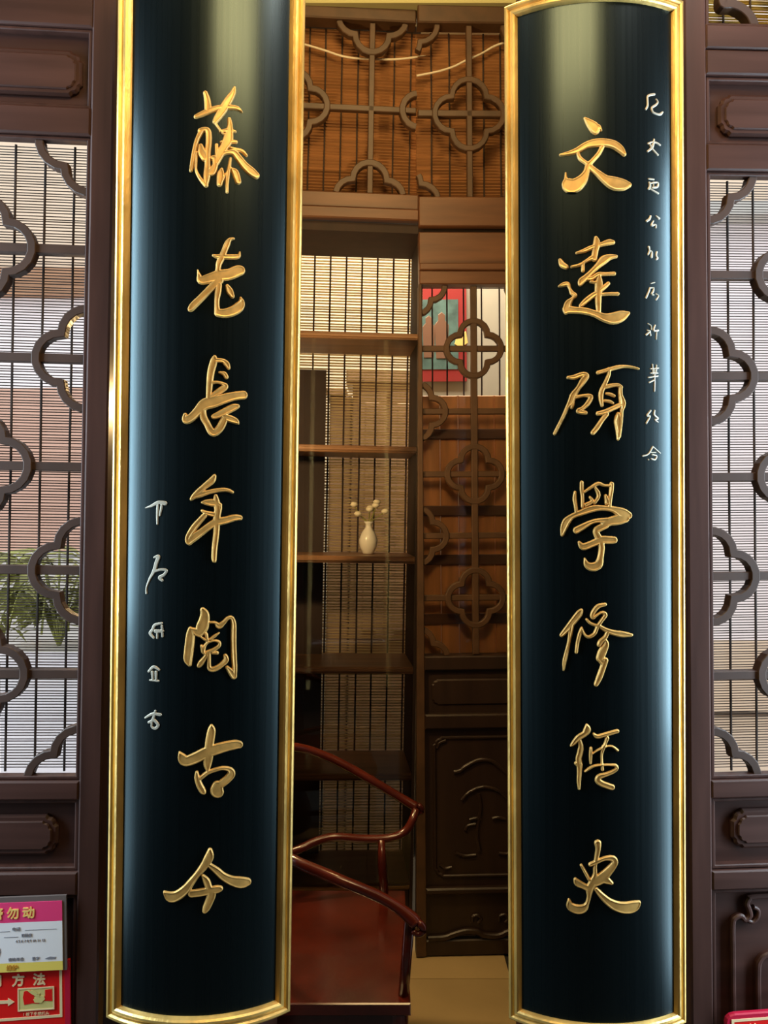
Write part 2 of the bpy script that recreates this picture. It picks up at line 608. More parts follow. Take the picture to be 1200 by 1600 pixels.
def character(strokes, ox, oy, sc, Minv, parent, m, grid, H, rim, dish, name='character'):
    X, Yg, S = stroke_field(strokes, ox, oy, sc, grid)
    gy, gx = np.gradient(S, grid)
    g = np.maximum(np.hypot(gx, gy), 0.3)
    out = S > 0
    X = np.where(out, X - S * gx / g ** 2, X)
    Yg = np.where(out, Yg - S * gy / g ** 2, Yg)
    d = np.where(out, 0, -S)
    hgt = H * smooth01(d / rim) - dish * smooth01((d - rim) / rim)
    hgt = np.where(out, -0.0006, hgt)
    # onto the curved face: where the lettering was carved
    o = Minv @ Vector((0, -D, 0))
    A = np.array(Minv.to_3x3())
    dirs = np.stack([(X - 600) / F, np.ones_like(X), (800 - Yg) / F], -1) @ A.T
    a = dirs[..., 0] ** 2 + dirs[..., 1] ** 2
    b = o.x * dirs[..., 0] + o.y * dirs[..., 1]
    c = o.x ** 2 + o.y ** 2 - R * R
    t = (-b - np.sqrt(np.maximum(b * b - a * c, 0))) / a
    P = np.array(o) + dirs * t[..., None]
    nr = P[..., :2] / R
    P[..., :2] += nr * hgt[..., None]
    ins = ~out
    cell = ins[:-1, :-1] | ins[1:, :-1] | ins[:-1, 1:] | ins[1:, 1:]
    n0, n1 = S.shape
    idx = np.arange(n0 * n1).reshape(n0, n1)
    I, J = np.nonzero(cell)
    q = np.stack([idx[I + 1, J], idx[I + 1, J + 1], idx[I, J + 1], idx[I, J]], -1)
    used, inv = np.unique(q, return_inverse=True)
    me = bpy.data.meshes.new(name)
    me.from_pydata(P.reshape(-1, 3)[used].tolist(), [], inv.reshape(q.shape).tolist())
    me.materials.append(MT[m])
    me.polygons.foreach_set('use_smooth', [True] * len(me.polygons))
    ob = bpy.data.objects.new(name, me)
    COL.objects.link(ob)
    ob.parent = parent
    return ob


def plaque(label, fw, th0, pxl, pxr, roll, tilt, zb, zt, chars, small, desc):
    th0 = math.radians(th0)
    ax, be = solve_plaque(th0, pxl, pxr)
    M = (Matrix.Translation((ax, AY, 0)) @ Matrix.Rotation(math.radians(roll), 4, 'Y')
         @ Matrix.Rotation(math.radians(tilt), 4, 'X'))
    r = root('couplet_plaque', M, label, 'plaque', 'pair of hanging couplet plaques')
    NA = 40

    def P(th, z, rad):
        return (rad * math.sin(th), -rad * math.cos(th), z)
    # body: a curved board (the face has its own vertices so that its normals stay true)
    mb = MB()
    inset = 0.008 / R
    ths = [th0 - be + inset + (2 * be - 2 * inset) * i / 80 for i in range(81)]
    v = []
    for th in ths:
        v += [P(th, zb + .008, R), P(th, zt - .008, R)]
    mb.add(v, [(2 * i, 2 * i + 2, 2 * i + 3, 2 * i + 1) for i in range(80)])
    v = []
    for th in ths[::2]:
        v += [P(th, zb + .008, R), P(th, zt - .008, R), P(th, zt - .008, R - .028), P(th, zb + .008, R - .028)]
    f = []
    for i in range(NA):
        for k in (1, 2, 3):
            l = (k + 1) % 4
            f.append((i * 4 + k, (i + 1) * 4 + k, (i + 1) * 4 + l, i * 4 + l))
    f += [(0, 1, 2, 3), tuple(NA * 4 + k for k in (3, 2, 1, 0))]
    ob = tag(mb.add(v, f).build('lacquer_board', 'lacquer', r), 'glossy black and teal curved lacquer board')
    for p in ob.data.polygons:
        p.use_smooth = p.index < 80
    # gilt frame: a moulding run round the curved edge with mitred corners
    prof = [(0, -.026), (0, .006), (.0025, .0115), (.006, .014), (.0105, .014), (.0135, .0105), (.0150, .0070),
            (.0170, .0070), (.0185, .0105), (.022, .0125), (.0265, .0120), (.030, .0085), (.0325, .0035), (.034, -.001)]
    prof = [(s_ * fw, h_ * min(1, fw * 1.1)) for s_, h_ in prof]
    NT, NZ = 40, 24
    v, f = [], []
    for (s, h) in prof:
        a0, a1 = th0 - be + s / R, th0 + be - s / R
        z0, z1 = zb + s, zt - s
        loop = [(a0 + (a1 - a0) * i / NT, z0) for i in range(NT)]
        loop += [(a1, z0 + (z1 - z0) * i / NZ) for i in range(NZ)]
        loop += [(a1 + (a0 - a1) * i / NT, z1) for i in range(NT)]
        loop += [(a0, z1 + (z0 - z1) * i / NZ) for i in range(NZ)]
        v += [P(a, z, R + h) for a, z in loop]
    n = 2 * NT + 2 * NZ
    for i in range(len(prof) - 1):
        for k in range(n):
            l = (k + 1) % n
            f.append((i * n + k, i * n + l, (i + 1) * n + l, (i + 1) * n + k))
    tag(MB().add(v, f).build('gilt_frame', 'gilt', r), 'gilt moulded frame with two rounded beads')
    Minv = M.inverted()
    for (ox, oy, sc, strokes), dsc in zip(chars, desc):
        tag(character(strokes, ox, oy, sc, Minv, r, 'gold', 0.7, 0.0042, 2.0, 0.0010), dsc)
    for (ox, oy, sc, strokes) in small:
        tag(character(strokes, ox, oy, sc, Minv, r, 'silver_gold', 0.4, 0.0016, 0.9, 0.0, 'small_character'),
            'small pale gilt inscription character')
    return ax


S8 = 1200 / 140
LEFT_CHARS = [
    (280, 130, S8, [
        "225,450,60 330,405,80 450,355,80 560,325,70 700,325,70 780,340,60 840,390,30",
        "350,130,60 375,220,80 385,330,90 370,400,60",
        "740,60,40 715,140,80 640,260,110 570,380,110 490,500,80 475,525,50",
        "485,540,40 560,650,40 600,690,40",
        "300,640,70 240,760,60 205,900,60 180,1050,60 160,1170,50",
        "290,640,80 350,620,70 390,660,80 395,800,80 380,950,80 380,1100,80 370,1250,90 360,1370,50",
        "290,840,60 305,930,110 340,1000,100",
        "235,930,40 225,1080,40 230,1180,40 290,1290,50 360,1370,60",
        "430,1010,50 470,1010,80 480,1100,80 440,1190,100 400,1215,60",
        "670,480,50 680,560,70 670,650,100 650,760,130 600,860,110 540,960,110 500,1060,80",
        "550,650,40 650,640,70 750,650,40", "560,790,40 660,780,60 760,790,50",
        "500,830,50 500,950,50",
        "560,960,60 640,930,60 730,930,80 800,1010,90 880,1110,100 970,1190,110 1030,1240,90",
        "690,870,40 760,890,50 840,910,50 900,970,40",
        "685,1010,40 670,1120,50 645,1250,60 640,1340,50 640,1460,40",
        "570,1150,40 555,1230,100 540,1350,80", "700,1150,40 750,1200,90 790,1320,80",
        "560,1330,50 640,1200,40 690,1140,40"]),
    (280, 360, 10, [
        "850,130,40 790,145,60 750,210,90 710,310,90 660,430,100 620,520,90 610,590,80 600,680,90",
        "530,390,40 600,410,70 720,415,80 880,415,80 930,400,60 945,340,30",
        "290,620,25 310,700,60 345,780,120 480,750,150 620,710,170 780,690,170 900,640,170 950,630,150",
        "620,780,140 540,860,120 440,960,110 320,1080,110 220,1180,110 180,1230,90",
        "615,860,100 605,960,100 590,1080,80 590,1200,80 600,1290,100",
        "610,1290,120 720,1295,140 840,1260,150 930,1200,150 970,1130,100 960,1050,30",
        "750,870,60 790,950,100 830,1030,70"]),
    (270, 550, 10, [
        "655,80,60 640,150,110 600,300,110 580,450,100 570,600,90 560,730,80",
        "660,130,80 780,140,70 840,190,90 870,250,60", "730,320,40 800,340,70 835,390,70",
        "600,480,60 700,475,50 780,500,60 820,540,90 760,590,100 660,660,90 600,700,60",
        "195,980,60 210,1060,120 300,1020,130 390,930,140 500,820,170 640,780,170 800,730,150 960,690,130 1100,675,130",
        "470,930,100 480,1020,110 540,1130,100 600,1240,110 660,1260,110 740,1180,120 800,1060,110 830,1010,80",
        "640,1010,80 700,990,100 820,930,110 940,870,110 1010,850,70",
        "790,1010,80 880,1040,110 980,1080,90 1020,1120,40"]),
    (270, 740, 10, [
        "650,40,60 610,110,100 500,200,90 400,290,90 330,360,80 290,400,50",
        "320,370,60 420,330,90 560,290,70 700,260,65 840,255,60 930,290,50",
        "460,450,40 540,450,90 640,460,110 740,490,60",
        "670,350,60 680,440,100 700,560,100 690,660,110 680,760,110 680,900,95 665,1050,90 650,1200,85 645,1340,75 660,1370,40",
        "455,580,40 540,620,70 640,640,80",
        "500,650,80 420,740,90 330,850,100 250,980,90 240,1050,90 260,1080,80",
        "260,1070,90 340,990,120 440,920,110 560,830,110 680,760,120 820,730,110 960,690,100 1050,690,80",
        "740,500,50 750,540,40 720,640,60"]),
    (270, 935, 10, [
        "275,470,60 280,560,130 265,700,140 250,840,140 240,950,130 265,1030,70",
        "470,180,80 500,250,130 490,350,160 460,450,180 420,540,130", "380,530,120 300,480,60", "520,560,60 540,640,50",
        "580,375,40 660,380,50 720,430,90 790,380,70 860,310,60 920,310,70 950,400,80 950,560,85 950,720,85 955,900,85 965,1080,80 960,1220,80",
        "850,1080,60 900,1140,90 950,1220,90",
        "430,590,40 520,650,50 560,640,40", "720,540,30 650,590,50 580,640,40",
        "560,670,40 500,740,50 480,830,60 500,860,50",
        "540,690,40 640,660,40 720,680,50 720,740,60 640,800,60 540,840,60",
        "450,740,50 470,830,60", "620,850,50 690,850,60",
        "540,860,60 500,930,70 440,1010,90 410,1050,70",
        "560,850,70 565,960,60 570,1080,70 620,1110,80 700,1080,80 780,1020,80 830,960,90 820,900,70"]),
    (265, 1120, 1200 / 130, [
        "605,130,50 605,200,110 585,320,120 570,430,120 560,560,130 545,680,110 550,770,50",
        "145,510,30 190,600,130 240,640,140 380,590,150 520,520,150 660,470,150 800,430,140 940,400,130 1000,400,110",
        "395,800,50 400,880,80 430,980,90 480,1070,90 505,1095,40",
        "450,880,60 540,810,60 640,770,60 760,740,60 860,760,80 890,820,110 830,900,110 740,970,110",
        "690,1000,150 680,1060,180 690,1080,170"]),
    (245, 1300, 7.5, [
        "625,210,50 615,290,100 560,390,90 480,490,70 410,580,80 340,670,100 250,740,110 170,760,120 110,720,60 90,700,30",
        "620,390,60 700,450,80 780,520,90 880,570,110 980,590,130 1060,580,90",
        "540,510,40 580,570,80 610,650,80 640,720,100 610,820,90 580,890,80 560,930,50",
        "410,720,90 500,710,90 600,690,90 700,670,90 740,660,70"]),
]
RIGHT_CHARS = [
    (860, 170, S8, [
        "460,130,40 520,190,100 590,260,140 600,310,80", "680,290,30 640,250,80",
        "135,620,40 240,600,60 360,560,80 480,490,90 600,460,110 720,455,110 840,480,110 930,540,100 985,610,60",
        "690,520,60 640,610,60 560,700,60 510,760,80 480,860,90 420,960,140 330,1030,180 250,1030,180 210,950,60 205,860,25",
        "370,600,50 400,670,60 480,730,60 540,790,80 640,870,90 740,950,120 850,1000,170 960,1020,150 1050,1020,70"]),
    (860, 360, S8, [
        "610,100,50 620,170,90 600,280,80 585,380,80",
        "350,305,35 450,275,55 550,230,60 680,190,60 780,160,80 835,160,60",
        "285,490,40 400,460,45 500,400,50 560,370,70", "440,440,50 435,540,50",
        "875,350,50 790,360,80 710,400,110 640,470,80 560,550,70 480,630,80 420,680,90 400,720,60",
        "500,650,60 560,640,60 640,590,60 740,585,50 850,580,55",
        "650,600,50 650,720,100 640,830,90 640,950,80 645,1080,65", "540,690,40 620,700,50",
        "405,1010,50 470,950,70 560,880,70 650,820,60 720,760,60 775,710,50",
        "680,860,45 780,850,45 900,850,50",
        "130,400,50 160,460,80 210,490,70",
        "115,750,30 170,730,60 230,720,60 260,780,40 290,840,60 335,870,50 290,920,50 240,980,90 220,1060,100 210,1100,60",
        "220,1060,110 330,1070,90 460,1080,90 600,1120,90 720,1170,110 840,1180,150 940,1150,140 1040,1110,50"]),
    (855, 560, 8, [
        "260,240,40 340,235,60 440,200,60 490,220,70 450,280,80 390,370,60 330,460,80 300,540,80 250,620,50 200,730,45 140,850,45 95,940,45",
        "310,470,60 320,560,50 305,620,40",
        "350,490,50 460,465,40 545,480,60 510,560,60 450,620,50 390,660,60 480,680,50",
        "635,180,50 740,150,50 860,115,50 960,100,40 1060,110,35 1140,130,30",
        "770,130,40 770,200,45 730,300,50 680,410,60 670,500,60 685,590,40",
        "720,360,50 800,340,50 880,335,50 920,360,50",
        "915,370,50 915,460,55 940,560,80 930,640,50",
        "740,440,35 790,450,45 835,470,40", "720,530,40 780,540,45 820,560,35",
        "635,690,55 720,670,60 830,620,60 940,570,60",
        "740,700,60 680,780,55 620,870,60 570,930,55",
        "885,690,40 880,780,90 885,900,60 885,1010,35", "930,640,45 920,800,45 900,980,40"]),
    (860, 740, S8, [
        "330,250,40 325,340,55 340,440,50 350,520,50", "420,120,50 420,200,55 430,320,50 430,440,50",
        "450,250,40 540,190,45 640,135,50 720,160,40 800,160,40",
        "600,190,40 640,260,55 640,320,50 590,390,50", "530,320,40 560,370,50 480,420,60",
        "820,140,60 815,220,60 800,330,55 790,440,50", "740,300,50 760,390,70",
        "160,820,50 180,730,90 220,640,100 300,570,70 420,520,80 560,470,90 700,460,70 840,480,80 960,530,130 1040,560,100",
        "1000,600,110 900,620,130 800,640,110 720,680,100",
        "350,760,90 440,710,80 540,655,60 640,630,60 760,630,80",
        "740,690,90 640,740,90 610,780,80 640,850,90",
        "385,920,40 440,980,90 560,940,90 680,890,100 780,890,100 850,890,90",
        "670,900,90 685,1000,80 670,1120,80 640,1220,110 560,1250,110 490,1220,80 460,1140,30"]),
    (865, 935, S8, [
        "370,160,50 340,210,90 270,300,90 190,400,80 110,490,60",
        "245,340,70 225,460,60 205,580,45 175,720,55 145,850,55 135,960,30",
        "375,400,40 350,480,55 320,600,50 305,720,45",
        "375,400,35 420,490,40 480,515,50 550,470,50 590,380,50 640,300,50 690,220,60 640,190,40 570,230,40 530,260,50 520,210,60 590,110,60 690,80,45",
        "440,280,35 490,330,40 570,360,40 610,350,40",
        "610,370,50 690,420,60 800,460,70 920,480,80 1040,490,45",
        "720,450,60 690,520,60 630,580,70 610,620,60",
        "690,560,50 700,620,80 650,720,110 620,800,100",
        "590,800,40 650,850,80", "690,830,80 650,950,80 610,1060,80 570,1150,60"]),
    (880, 1120, 12, [
        "440,150,50 450,240,130 400,320,110 290,390,110 200,490,90 150,540,50",
        "300,420,70 330,540,90 320,660,110 290,780,110 300,860,110", "240,870,70 280,900,80",
        "310,900,110 305,1040,90 295,1200,80 300,1350,50",
        "570,320,50 640,370,80 760,340,80 900,300,80 1010,270,80",
        "820,400,80 790,500,60 740,600,80 720,720,50 725,850,50 735,990,60",
        "520,590,60 515,720,70 515,870,50",
        "550,690,40 620,640,45 720,590,50 830,550,40 930,560,45 1020,630,50",
        "410,1020,50 500,960,60 600,915,55 740,900,50 880,900,50 980,910,60 1000,970,70 920,1030,80 800,1080,80 680,1120,100 650,1190,110 720,1250,110 820,1290,110 910,1320,110"]),
    (875, 1305, S8, [
        "505,105,90 510,180,70 490,300,60 470,420,50 470,520,60 440,620,100 400,720,100 390,820,60 360,920,60 310,980,110 230,990,120 140,950,100 120,870,40 115,850,20",
        "410,390,60 500,350,60 600,310,60 700,310,80 730,360,90 690,430,100 620,510,120 560,570,140 480,620,120",
        "600,590,110 690,640,50", "285,400,40 330,480,45 390,590,45",
        "205,590,50 240,640,90 320,680,80 400,720,90",
        "480,720,60 560,810,80 650,890,100 760,950,130 880,970,150 980,950,140 1050,900,60"]),
]
RIGHT_SMALL = [
    (995, 130, 12.3, ["330,215,50 250,230,45 205,260,40 205,350,40 205,430,40 175,500,40",
                      "370,310,30 400,370,35 350,430,45 290,470,40 300,550,40 370,590,40 450,600,50 490,560,40"]),
    (995, 130, 12.3, ["330,1080,30 320,1150,40 290,1240,50 210,1310,40", "220,1160,40 300,1130,35 380,1150,40 440,1190,40",
                      "250,1180,40 300,1270,40 400,1380,40"]),
    (995, 265, 10.32, ["190,150,30 270,160,30", "200,210,35 210,270,40 190,310,40", "210,310,30 340,385,35",
                       "230,220,30 330,210,30 330,280,35 250,290,30", "270,200,20 270,300,20"]),
    (995, 265, 10.32, ["220,750,30 200,800,40 160,830,40", "310,750,25 355,790,40", "265,830,25 235,900,35 300,890,30 305,940,25"]),
    (995, 265, 10.32, ["190,1250,40 200,1310,30 180,1370,30", "200,1310,30 240,1330,30 235,1410,40",
                       "320,1330,30 310,1390,30 330,1430,35 310,1450,30"]),
    (995, 425, 13.34, ["270,330,35 250,400,40 190,540,40", "350,330,30 340,400,40 310,460,40 350,480,35", "270,330,30 350,330,30",
                       "400,460,30 450,500,30 400,580,35", "290,240,25 370,220,25"]),
    (995, 425, 13.34, ["220,1220,35 270,1240,40 190,1310,40", "230,1080,30 290,1120,30 300,1200,30", "270,1240,30 280,1320,40",
                       "380,1110,30 350,1220,40 440,1220,45", "410,1230,30 400,1400,30"]),
    (995, 555, 8.88, ["215,130,22 220,260,22", "270,140,22 265,260,22", "190,190,20 300,180,20", "190,250,20 290,250,20",
                      "160,310,22 290,290,24", "240,190,20 245,380,24 242,500,22", "170,380,22 230,350,22"]),
    (995, 555, 8.88, ["190,770,25 140,840,28 180,850,25 130,945,25", "245,770,25 240,830,30 290,880,28 250,900,22 290,930,22"]),
    (995, 555, 8.88, ["220,1270,22 160,1370,22 80,1400,22", "220,1270,22 320,1360,22", "190,1350,20 260,1350,20",
                      "210,1380,25 270,1400,25 250,1450,25 200,1440,25", "160,1450,22"]),
]
LEFT_SMALL = [
    (215, 765, 8.88, ["110,255,15 200,225,40 290,180,50 380,190,60", "285,190,35 275,330,35 275,480,25", "340,200,35 310,360,25"]),
    (215, 765, 8.88, ["235,940,30 290,930,50 260,1020,50 230,1130,50 170,1240,35 125,1360,25 125,1440,30",
                      "250,1130,40 330,1110,35 400,1120,35 370,1180,40 310,1220,50 340,1260,40"]),
    (215, 960, 8.42, ["320,115,30 230,140,40 200,200,40 170,250,45 215,310,30", "240,220,50 330,220,40", "260,220,30 260,310,30",
                      "320,150,30 330,290,30"]),
    (215, 960, 8.42, ["150,750,35 215,690,40 285,730,30", "195,760,40 200,850,30", "245,760,40 245,860,30", "165,865,25 275,875,30"]),
    (215, 960, 8.42, ["105,1360,30 200,1310,40 300,1320,40", "235,1270,30 200,1390,40 150,1420,35",
                      "210,1380,40 270,1450,40 240,1500,40 190,1480,30 190,1420,30"]),
]
ORD = ['topmost', 'second', 'third', 'fourth', 'fifth', 'sixth', 'lowest']
DESC = [o + ' large gold brush-style character' for o in ORD]
axl = plaque('black curved plaque beside the bookcase, five small characters at its lower left edge', 0.88, 5, 172, 468, 0.95, 0.9,
             -0.968, 1.06, LEFT_CHARS, LEFT_SMALL, DESC)
axr = plaque('black curved plaque right of the carved lattice door, ten small characters at its right edge', 0.74, -3, 788, 1074,
             -0.33, 0.5, -0.975, 0.968, RIGHT_CHARS, RIGHT_SMALL, DESC)
column(axl, 'round dark column behind the plaque beside the bookcase')
column(axr, 'round dark column behind the plaque right of the lattice door')

# ------------------------------------------------------------------ side doors with lattice and blinds
DF0, DF1 = -0.022, 0.026


def notch_plate(x0, y0, x1, y1, c):
    """rectangle whose corners are cut by a step and a hollow"""
    pts = []
    for (cx, cy, sx, sy) in ((x0, y0, 1, 1), (x1, y0, -1, 1), (x1, y1, -1, -1), (x0, y1, 1, -1)):
        q = [(cx, cy + sy * c * 1.5), (cx + sx * c * .35, cy + sy * c * 1.2), (cx + sx * c * .45, cy + sy * c * .75),
             (cx + sx * c * .75, cy + sy * c * .45), (cx + sx * c * 1.2, cy + sy * c * .35), (cx + sx * c * 1.5, cy)]
        if sx * sy < 0:
            q = q[::-1]
        pts += q
    return pts


def bead(fr, parent, x0, y0, x1, y1, wd, d0, d1):
    pts = [(x0, y0), (x1, y0), (x1, y1), (x0, y1)]
    fr.strip('bead', 'door', parent, pts, wd, d0, d1, 1.4, True)


# ---- left door
A = Frame(90, 800, 0.15, 4.0, 1.0)
dl = root('door_1', A.M, 'dark rosewood lattice door left of the plaques', None, None, 'structure')
A.bar('stile', 'door', dl, 134, -260, 169, 2062, DF0, DF1, 3)
A.bar('stile', 'door', dl, -240, -260, -193, 2062, DF0, DF1, 3)
for (y0, y1) in ((-260, -60), (-60, 48), (172, 216), (1216, 1246), (1357, 1394), (1740, 1790), (1960, 2062)):
    A.bar('rail', 'door_rail', dl, -193, y0, 134, y1, DF0 + .001, DF1, 3)
for (y0, y1) in ((48, 172), (1246, 1357), (1394, 1740), (1790, 1960)):
    A.bar('panel', 'door_rail', dl, -193, y0, 134, y1, 0.008, 0.02, 0)
    bead(A, dl, -190, y0 + 3, 130, y1 - 3, 6, -.012, 0.008)
bead(A, dl, -190, 219, 130, 1213, 6, -.012, 0.012)
for (x0, y0, x1, y1) in ((-176, 78, 116, 150), (-176, 1272, 100, 1335)):
    A.plate('cartouche', 'door_rail', dl, notch_plate(x0, y0, x1, y1, 12), -.004, 0.008, 4)
    A.plate('cartouche', 'door_rail', dl, notch_plate(x0 + 9, y0 + 9, x1 - 9, y1 - 9, 9), -.008, -.003, 2)
LB = (-187, 222, 127, 1210)
for i, y in enumerate((390, 560, 729, 891, 1053)):
    A.bar('lattice_bar', 'lattice', dl, LB[0], y - 7, LB[2], y + 7, -.004, 0.016, 1)
for (cx, cy) in ((131, 222), (131, 560), (131, 891), (131, 1216), (-33, 390), (-33, 729), (-33, 1053)):
    ring(A, dl, 'lattice', cx, cy, 78, 13, LB, -.008, 0.018)
blind(A, 'bamboo_blind', 'dark bamboo slat blind behind the left lattice door, plants beyond it', -190, 131, 215, 1215, 0.05,
      4.55, 0.40, [-182, -135, -89, -42, 5, 51, 97], 'slat_dark', cw=3.4)

# ---- right door
B = Frame(1150, 800, 0.15, 3.5, -0.45)
dr = root('door_2', B.M, 'dark rosewood lattice door right of the plaques', None, None, 'structure')
B.bar('stile', 'door', dr, 1066, -260, 1101, 2062, DF0, DF1, 3)
B.bar('stile', 'door', dr, 1410, -260, 1455, 2062, DF0, DF1, 3)
for (y0, y1) in ((-260, -190), (47, 84), (86, 124), (231, 272), (1214, 1242), (1354, 1384), (1740, 1790), (1960, 2062)):
    B.bar('rail', 'door_rail', dr, 1101, y0, 1410, y1, DF0 + .001, DF1, 2.5)
for (y0, y1) in ((124, 231), (1242, 1354), (1384, 1740), (1790, 1960)):
    B.bar('panel', 'door_rail', dr, 1101, y0, 1410, y1, 0.008, 0.02, 0)
    bead(B, dr, 1106, y0 + 4, 1405, y1 - 4, 6, -.012, 0.008)
bead(B, dr, 1106, 275, 1405, 1211, 6, -.012, 0.012)
bead(B, dr, 1106, -187, 1405, 44, 6, -.012, 0.012)
for (x0, y0, x1, y1) in ((1126, 148, 1385, 213), (1138, 1264, 1375, 1326)):
    B.plate('cartouche', 'door_rail', dr, notch_plate(x0, y0, x1, y1, 12), -.004, 0.008, 4)
    B.plate('cartouche', 'door_rail', dr, notch_plate(x0 + 9, y0 + 9, x1 - 9, y1 - 9, 9), -.008, -.003, 2)
RBX = (1108, 278, 1404, 1209)
for y in (430, 588, 745, 900, 1055):
    B.bar('lattice_bar', 'lattice', dr, RBX[0], y - 6.5, RBX[2], y + 6.5, -.004, 0.016, 1)
for (cx, cy) in ((1108, 275), (1108, 588), (1108, 900), (1108, 1212), (1258, 430), (1258, 745), (1258, 1055)):
    ring(B, dr, 'lattice', cx, cy, 71, 13, RBX, -.008, 0.018)
B.strip('quatrefoil', 'lattice', dr, spline([(1134, -10), (1134, 8), (1150, 9), (1166, 16), (1178, 28), (1185, 45)], 5), 14, -.008, 0.018, 1.2)
ring(B, dr, 'lattice', 1262, -50, 71, 13, (1200, -180, 1404, 45), -.008, 0.018)
# carved scroll frames on the lower panel
out = spline([(1140, 1738), (1140, 1600), (1140, 1500), (1140, 1445), (1145, 1434), (1154, 1432), (1160, 1438), (1168, 1432),
              (1166, 1421), (1163, 1413), (1167, 1405), (1178, 1402), (1260, 1402), (1370, 1402)], 4)
B.strip('carved_moulding', 'door_rail', dr, out, 8, -.004, 0.009, 2.5)
B.strip('carved_moulding', 'door_rail', dr, spline([(1164, 1439), (1172, 1442), (1180, 1435), (1181, 1424), (1174, 1419)], 5), 6,
        -.003, 0.009, 2)
inn = spline([(1180, 1738), (1180, 1600), (1180, 1520), (1183, 1503), (1194, 1494), (1215, 1492), (1300, 1492)], 5)
B.strip('carved_moulding', 'door_rail', dr, inn, 9, -.004, 0.009, 2.5)
blind(B, 'bamboo_blind', 'dark bamboo slat blind behind the right lattice door', 1104, 1408, 270, 1214, 0.05,
      4.2, 0.37, [1112, 1156, 1198, 1241, 1284, 1327, 1370], 'slat_dark', cw=3.2)
blind(B, 'reed_blind', 'reed blind with warm backlight put into its olive yellow, top right transom', 1104, 1408, -190, 50, 0.05,
      4.2, 0.95, [1110, 1152, 1196, 1239, 1282], 'slat_glow', cw=2.6)
slab('wall_front_left', (-1.85, 0.13, FLOOR), (A.M.translation.x - 330 * A.k, 0.2, CEIL), 'hall_wall', 'dark wall left of the lattice door')
slab('wall_front_right', (B.M.translation.x + 306 * B.k, 0.13, FLOOR), (1.85, 0.2, CEIL), 'hall_wall',
     'dark wall right of the lattice door')

for sx, nm, ex in ((-1, 'left', A), (1, 'right', B)):
    xa, xb = sorted((sx * 0.53, sx * 1.85))
    slab('wall_over_door_' + nm, (xa, 0.11, 1.40), (xb, 0.2, CEIL), 'hall_wall', 'dark wall above the lattice door on the ' + nm)

# ------------------------------------------------------------------ the alcove: plaster, transom, bookcase, carved door
YB = 1.68
slab('wall_over_transom', (-0.62, YB - 0.06, 1.875), (0.62, YB + 0.1, CEIL), 'olive_plaster',
     'pale yellow plaster strip above the alcove transom')
C = Frame(560, 800, YB, 4.0, 0.95)       # left bay
E = Frame(720, 800, YB - 0.012, 2.0, -0.4)   # right bay

# ---- left transom
tl = root('transom_lattice', C.M, 'brown transom lattice above the glazed bookcase, crossed bars with part quatrefoils',
          'lattice', 'transom lattices above the alcove')
C.bar('rail', 'warm_lattice', tl, 372, 8, 637, 37, -.03, .04, 2)
C.bar('rail', 'brown_beam', tl, 372, 303, 646, 328, -.02, .04, 2)
C.bar('rail', 'brown_beam', tl, 372, 328, 646, 346, -.034, .04, 2)
C.bar('stile', 'warm_lattice', tl, 372, 37, 392, 303, -.03, .04, 2)
TB = (392, 37, 640, 303)
C.bar('lattice_bar', 'warm_lattice', tl, 565, 37, 574, 303, -.012, .012, 1)
C.bar('lattice_bar', 'warm_lattice', tl, 392, 166, 640, 175, -.012, .012, 1)
for (cx, cy) in ((569, 30), (569, 308), (448, 170), (671, 170)):
    ring(C, tl, 'warm_lattice', cx, cy, 53, 10, TB, -.016, .014)
blind(C, 'reed_blind', 'amber reed blind behind the transom lattice above the glazed bookcase', 380, 656, 30, 310, 0.085, 5.0, 1.4,
      [397, 422, 447, 472, 497, 523, 549, 607, 634], 'slat_orange', cw=2.6, group='amber reed blinds in the alcove transom')
# ---- right transom
tr = root('transom_lattice', E.M, 'brown transom lattice above the carved door, one whole quatrefoil on crossed bars',
          'lattice', 'transom lattices above the alcove')
E.bar('rail', 'warm_lattice', tr, 657, 14, 905, 42, -.03, .04, 2)
E.bar('stile', 'warm_lattice', tr, 885, 42, 905, 310, -.03, .04, 2)
TR = (657, 42, 885, 310)
E.bar('lattice_bar', 'warm_lattice', tr, 733, 42, 742, 310, -.012, .012, 1)
E.bar('lattice_bar', 'warm_lattice', tr, 657, 174, 885, 184, -.012, .012, 1)
for (cx, cy) in ((737, 180), (634, 316), (634, 42), (845, 316), (845, 42)):
    ring(E, tr, 'warm_lattice', cx, cy, 54, 9, TR, -.016, .014)
blind(E, 'reed_blind', 'amber reed blind behind the transom lattice above the carved door', 657, 892, 36, 315, 0.085, 5.0, 1.4,
      [681, 710, 765, 792, 820, 848], 'slat_orange', cw=2.6, group='amber reed blinds in the alcove transom')
# ---- two pale cables draped behind the lattice
mb = MB().tube(spline([(C.x(400), .05, C.z(48)), (C.x(488), .045, C.z(70)), (C.x(520), .04, C.z(80)), (C.x(548), .04, C.z(83)),
                       (C.x(600), .04, C.z(82)), (C.x(630), .045, C.z(77)), (C.x(656), .05, C.z(71))], 5), 0.0042, 6)
tag(mb.build('cable', 'cable', None, C.M, True), 'pale cable sagging behind the transom lattice above the bookcase', 'cable')
mb = MB().tube(spline([(E.x(657), .045, E.z(110)), (E.x(690), .04, E.z(104)), (E.x(715), .04, E.z(96)), (E.x(735), .04, E.z(86)),
                       (E.x(760), .045, E.z(74)), (E.x(785), .045, E.z(60)), (E.x(830), .05, E.z(46))], 5), 0.0042, 6)
tag(mb.build('cable', 'cable', None, E.M, True), 'pale cable rising to the right behind the transom above the carved door', 'cable')

